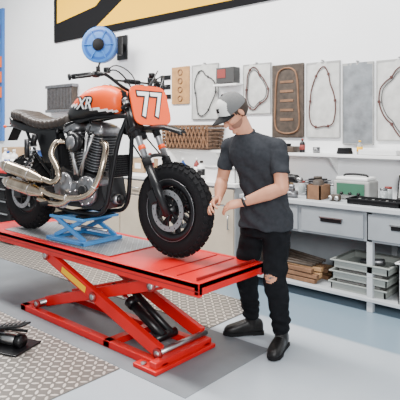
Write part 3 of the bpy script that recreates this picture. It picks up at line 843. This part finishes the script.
for k in range(7):
    z=bz+k*.042; g=1+k*.02
    m.tube([(bx-.36*g,by-.11,z),(bx+.36*g,by-.11,z),(bx+.36*g,by+.11,z),(bx-.36*g,by+.11,z)],.018,'wicker',closed=True,res=1)
for k in range(13):
    x=bx-.36+k*.06
    for d in (-1,1): m.beam((x,by-.134,bz),(x+d*.11 if abs(x+d*.11-bx)<.38 else x,by-.138,bz+.26),.012,.012,'brown_box',side=(0,1,0))
m.span((bx-.34,by-.1,bz-.01),(bx+.34,by+.1,bz+.16),'wicker')
m.obj()
def bottle(name,x,y,z,r,h,m1,m2):
    m=M(name); m.lathe((x,y,z),(0,0,1),[(r*.95,0),(r,h*.03),(r,h*.62),(r*.85,h*.72),(r*.35,h*.82),(r*.33,h*.9)],m1,n=20)
    m.lathe((x,y,z+h*.88),(0,0,1),[(r*.42,0),(r*.42,h*.1),(r*.3,h*.12),(.0001,h*.12)],m2,n=16)
    m.lathe((x,y,z),(0,0,1),[(r*1.01,h*.2),(r*1.01,h*.55)],m2,n=20); m.obj()
bottle('oil_bottle',-4.6,4.3,.962,.05,.26,'white_plastic','gasket_red')
bottle('oil_bottle',-4.42,4.4,.962,.05,.24,'bottle_dark','yellow')
bottle('spray_can',-4.0,4.25,.962,.033,.22,'plastic_blue','white_plastic')
bottle('spray_can',-3.88,4.35,.962,.033,.22,'gasket_red','white_plastic')
bottle('oil_bottle',-3.72,4.25,.962,.045,.20,'white_plastic','black_paint')
def tub(name,x0,x1,y0,y1,z0,z1,mm,t=.012,rim=.015,slope=.0):
    m=M(name)
    m.span((x0+t,y0+t,z0),(x1-t,y1-t,z0+t),mm)
    m.span((x0,y0,z0),(x0+t,y1,z1),mm); m.span((x1-t,y0,z0),(x1,y1,z1),mm)
    m.span((x0,y0,z0),(x1,y0+t,z1),mm); m.span((x0,y1-t,z0),(x1,y1,z1),mm)
    if rim:
        m.span((x0-rim,y0-rim,z1-.012),(x1+rim,y0+t,z1),mm,bev=.003); m.span((x0-rim,y1-t,z1-.012),(x1+rim,y1+rim,z1),mm,bev=.003)
        m.span((x0-rim,y0,z1-.012),(x0+t,y1,z1),mm,bev=.003); m.span((x1-t,y0,z1-.012),(x1+rim,y1,z1),mm,bev=.003)
    return m
def carton(name,c,s,mm='cardboard',rz=0):
    m=M(name); R=Euler((0,0,rz)).to_matrix(); m.box(c,s,mm,rot=R,bev=.004)
    m.box(V(c)+V((0,0,s[2]/2)),(s[0]*.98,.05 if s[1]>.1 else .02,.004),'tan',rot=R)
    m.box(V(c)+R@V((0,-s[1]/2,0)),(s[0]*.5,.003,s[2]*.4),'white_plastic',rot=R); m.obj()
m=tub('storage_bin',-3.58,-3.18,4.15,4.5,.962,1.12,'white_plastic'); m.obj()
m=tub('storage_bin',-5.6,-5.0,4.15,4.5,.962,1.15,'card_grey'); m.obj()
m=tub('storage_bin',-6.9,-6.3,4.15,4.5,.962,1.2,'plastic_blue'); m.obj()
carton('cardboard_box',(-7.9,4.4,1.09),(.45,.35,.25)); carton('cardboard_box',(-7.3,4.4,1.04),(.4,.3,.15),'white_plastic')
carton('cardboard_box',(-5.95,4.4,1.07),(.3,.3,.21),'dark_brown'); carton('cardboard_box',(-4.85,4.45,1.05),(.22,.25,.17))
# bench-top items
m=M('power_drill')
m.cyl((-2.75,4.4,1.03),(-2.55,4.3,1.03),.04,'black_paint'); m.cyl((-2.55,4.3,1.03),(-2.48,4.265,1.03),.022,'steel'); m.beam((-2.7,4.375,1.02),(-2.72,4.385,.90),.04,.05,'black_matte',bev=.01); m.box((-2.72,4.385,.892),(.11,.08,.04),'gasket_red',bev=.01); m.obj()
m=tub('parts_crate',-2.36,-2.22,4.15,4.35,.872,1.0,'brown_box',rim=0)
m.lathe((-2.29,4.25,.885),(0,0,1),[(.05,0),(.05,.15),(.03,.16),(.0001,.16)],'dark_brown'); m.obj()
m=M('battery_charger'); m.box((-2.02,4.45,.96),(.34,.22,.17),'card_grey',bev=.015); m.box((-2.02,4.335,.97),(.26,.012,.1),'green_dark'); 
for x in (-2.1,-2.02,-1.94): m.lathe((x,4.33,.93),(0,-1,0),[(.015,0),(.013,.015),(.0001,.016)],'black_paint',n=14)
m.tube([(-2.12,4.45,1.04),(-2.12,4.45,1.09),(-1.92,4.45,1.09),(-1.92,4.45,1.04)],.01,'black_paint',res=4); m.box((-2.02,4.45,1.06),(.3,.2,.03),'white_plastic',bev=.01); m.obj()
m=tub('tool_tray',-1.95,-1.5,4.12,4.3,.872,.92,'black_matte',rim=.01)
for i in range(7): m.beam((-1.92+i*.06,4.15,.892),(-1.9+i*.06,4.28,.90),.014,.01,'steel' if i%2 else 'card_grey',side=(1,0,0))
m.obj()
m=M('laptop'); m.box((-1.53,4.45,.882),(.32,.22,.018),'black_paint',bev=.006); m.box((-1.53,4.59,.99),(.32,.012,.22),'black_paint',rot=(-.25,0,0),bev=.005); m.box((-1.53,4.582,.99),(.29,.004,.19),'card_grey',rot=(-.25,0,0)); m.obj()
m=M('carburetor'); m.cyl((-2.56,4.13,.905),(-2.46,4.17,.905),.032,'alu'); m.box((-2.51,4.15,.93),(.05,.05,.07),'alu',bev=.01); m.cyl((-2.51,4.15,.96),(-2.51,4.15,.99),.025,'alu'); m.obj()
m=M('brake_caliper'); m.box((-2.1,4.2,.9),(.1,.06,.055),'dark_brown',bev=.015); m.cyl((-2.13,4.165,.9),(-2.13,4.16,.9),.02,'steel'); m.cyl((-2.07,4.165,.9),(-2.07,4.16,.9),.02,'steel'); m.obj()
m=M('cylinder_head')
for i in range(7): m.span((-2.52,4.4,.875+i*.022),(-2.32,4.56,.885+i*.022),'alu',bev=.002)
m.span((-2.49,4.42,.872),(-2.35,4.54,1.03),'engine_dark'); m.cyl((-2.42,4.48,1.03),(-2.42,4.48,1.05),.04,'dark_brown'); m.obj()
carton('cardboard_box',(-2.9,4.55,.94),(.24,.16,.13)); carton('cardboard_box',(-1.15,4.5,.97),(.3,.25,.19),rz=.1)
for i,(x,y) in enumerate(((-2.27,4.5),(-1.78,4.6),(-1.76,4.44),(-2.64,4.56))):
    m=M('glass_jar'); m.lathe((x,y,.872),(0,0,1),[(.034,0),(.037,.01),(.037,.09),(.03,.1)],'glass_jar',n=18); m.lathe((x,y,.876),(0,0,1),[(.031,0),(.031,.05),(.0001,.055)],'dark_brown' if i%2 else 'steel',n=14); m.lathe((x,y,.97),(0,0,1),[(.033,0),(.033,.018),(.0001,.019)],'gasket_red' if i%2 else 'alu',n=18); m.obj()
m=M('shop_rag'); 
vs=[];fs=[]
for i in range(9):
    for j in range(9):
        x=-2.9+i*.025; y=4.1+j*.02; vs.append((x,y,.88+.022*(noise.noise(V((x*14,y*14,1)))+.4)))
for i in range(8):
    for j in range(8): a=i*9+j; fs.append((a,a+1,a+10,a+9))
m.add(vs,fs,'gasket_red',True); m.obj()
# things on shelf
m=M('air_filter_box'); m.box((-2.85,WY-.12,1.302),(.26,.16,.06),'dark_brown',bev=.01); m.cyl((-2.85,WY-.12,1.33),(-2.85,WY-.12,1.36),.05,'black_matte'); m.obj()
m=M('paper_box'); m.box((-1.85,WY-.12,1.295),(.35,.18,.045),'white_plastic',bev=.004); m.obj()
m=M('piston'); m.cyl((-2.5,WY-.12,1.272),(-2.5,WY-.12,1.33),.035,'alu'); m.torus((-2.5,WY-.12,1.32),(0,0,1),.035,.002,'black_paint',n=20,k=6); m.obj()
m=M('coiled_cable'); 
for i in range(4): m.torus((-2.2,WY-.12,1.28+i*.014),(0,0,1),.07-i*.003,.008,'black_matte',n=26,k=6)
m.obj()
bottle('spray_can',-2.66,WY-.12,1.272,.028,.14,'black_paint','gasket_red')
bottle('spray_can',-2.05,WY-.12,1.272,.028,.13,'card_grey','yellow')
carton('cardboard_box',(-1.5,WY-.12,1.31),(.2,.16,.075),'dark_brown')
carton('cardboard_box',(-3.25,WY-.12,1.33),(.2,.16,.11))
# lower shelf
for i in range(3):
    m=tub('plastic_tray',-2.1+.02*i,-1.62+.02*i,4.12-.02*i,4.55-.02*i,.122+i*.1,.19+i*.1,'tray_grey',rim=.02)
    m.span((-2.06+.02*i,4.16,.134+i*.1),(-1.68+.02*i,4.5,.2+i*.1),'card_grey') if i<2 else m.cyl((-1.9,4.3,.345),(-1.7,4.3,.375),.03,'alu')
    m.obj()
m=M('wood_offcuts')
random.seed(9)
for i in range(16):
    z=.14+(i//6)*.045; y=4.14+(i%6)*.07
    m.box((-2.5+random.uniform(-.04,.04),y,z),(.5,.05,.036),'wood_raw' if i%3 else 'brown_box',rot=(0,0,random.uniform(-.12,.12)),bev=.004)
for i in range(5): m.cyl((-2.75,4.12+i*.07,.28+.01*i),(-2.3,4.16+i*.06,.27),.014,'dark_brown')
m.obj()
carton('cardboard_box',(-2.86,4.42,.24),(.16,.3,.22),'dark_brown')
m=tub('storage_bin',-1.5,-1.1,4.08,4.5,.122,.45,'white_plastic',rim=.02); m.obj()
# tool cabinet left with bottles
m=M('tool_cabinet')
m.span((-7.0,3.35,.08),(-6.15,3.85,.93),'black_paint',bev=.01); m.span((-7.02,3.33,.93),(-6.13,3.87,.97),'red_paint',bev=.01)
for i in range(5): m.span((-6.97,3.335,.12+i*.16),(-6.18,3.352,.265+i*.16),'black_matte',bev=.004); m.span((-6.9,3.32,.235+i*.16),(-6.25,3.338,.25+i*.16),'steel')
for x in (-6.9,-6.25):
    for y in (3.42,3.78): m.cyl((x,y-.015,.045),(x,y+.015,.045),.042,'rubber'); m.box((x,y,.075),(.05,.05,.03),'steel')
m.obj()
bottle('cleaner_bottle',-6.3,3.45,.972,.05,.27,'white_plastic','white_plastic')
bottle('cleaner_bottle',-6.46,3.45,.972,.05,.25,'white_plastic','plastic_blue')
bottle('cleaner_bottle',-6.62,3.5,.972,.05,.28,'white_plastic','white_plastic')
# ---------------------------------------------------------------- lights
w=bpy.data.worlds.new('world'); SC.world=w; w.use_nodes=True
w.node_tree.nodes['Background'].inputs[0].default_value=(.9,.96,1,1); w.node_tree.nodes['Background'].inputs[1].default_value=.62
def area(name,loc,tgt,sx,sy,p,col=(1,1,1)):
    ld=bpy.data.lights.new(name,'AREA'); ld.shape='RECTANGLE'; ld.size=sx; ld.size_y=sy; ld.energy=p; ld.color=col
    o=bpy.data.objects.new(name,ld); SC.collection.objects.link(o); o.location=loc
    o.rotation_euler=(V(tgt)-V(loc)).to_track_quat('-Z','Y').to_euler()
area('ceiling_light_panel',(-2.6,2.4,4.4),(-2.6,2.6,0),3.0,.6,370,(1,.98,.95))
area('ceiling_light_panel',(-6.5,2.4,4.4),(-6.5,2.8,0),3.0,.6,420,(1,.98,.95))
area('window_light',(1.6,-1.2,2.8),(-2.6,3,1),1.8,1.4,360,(1,1,1))
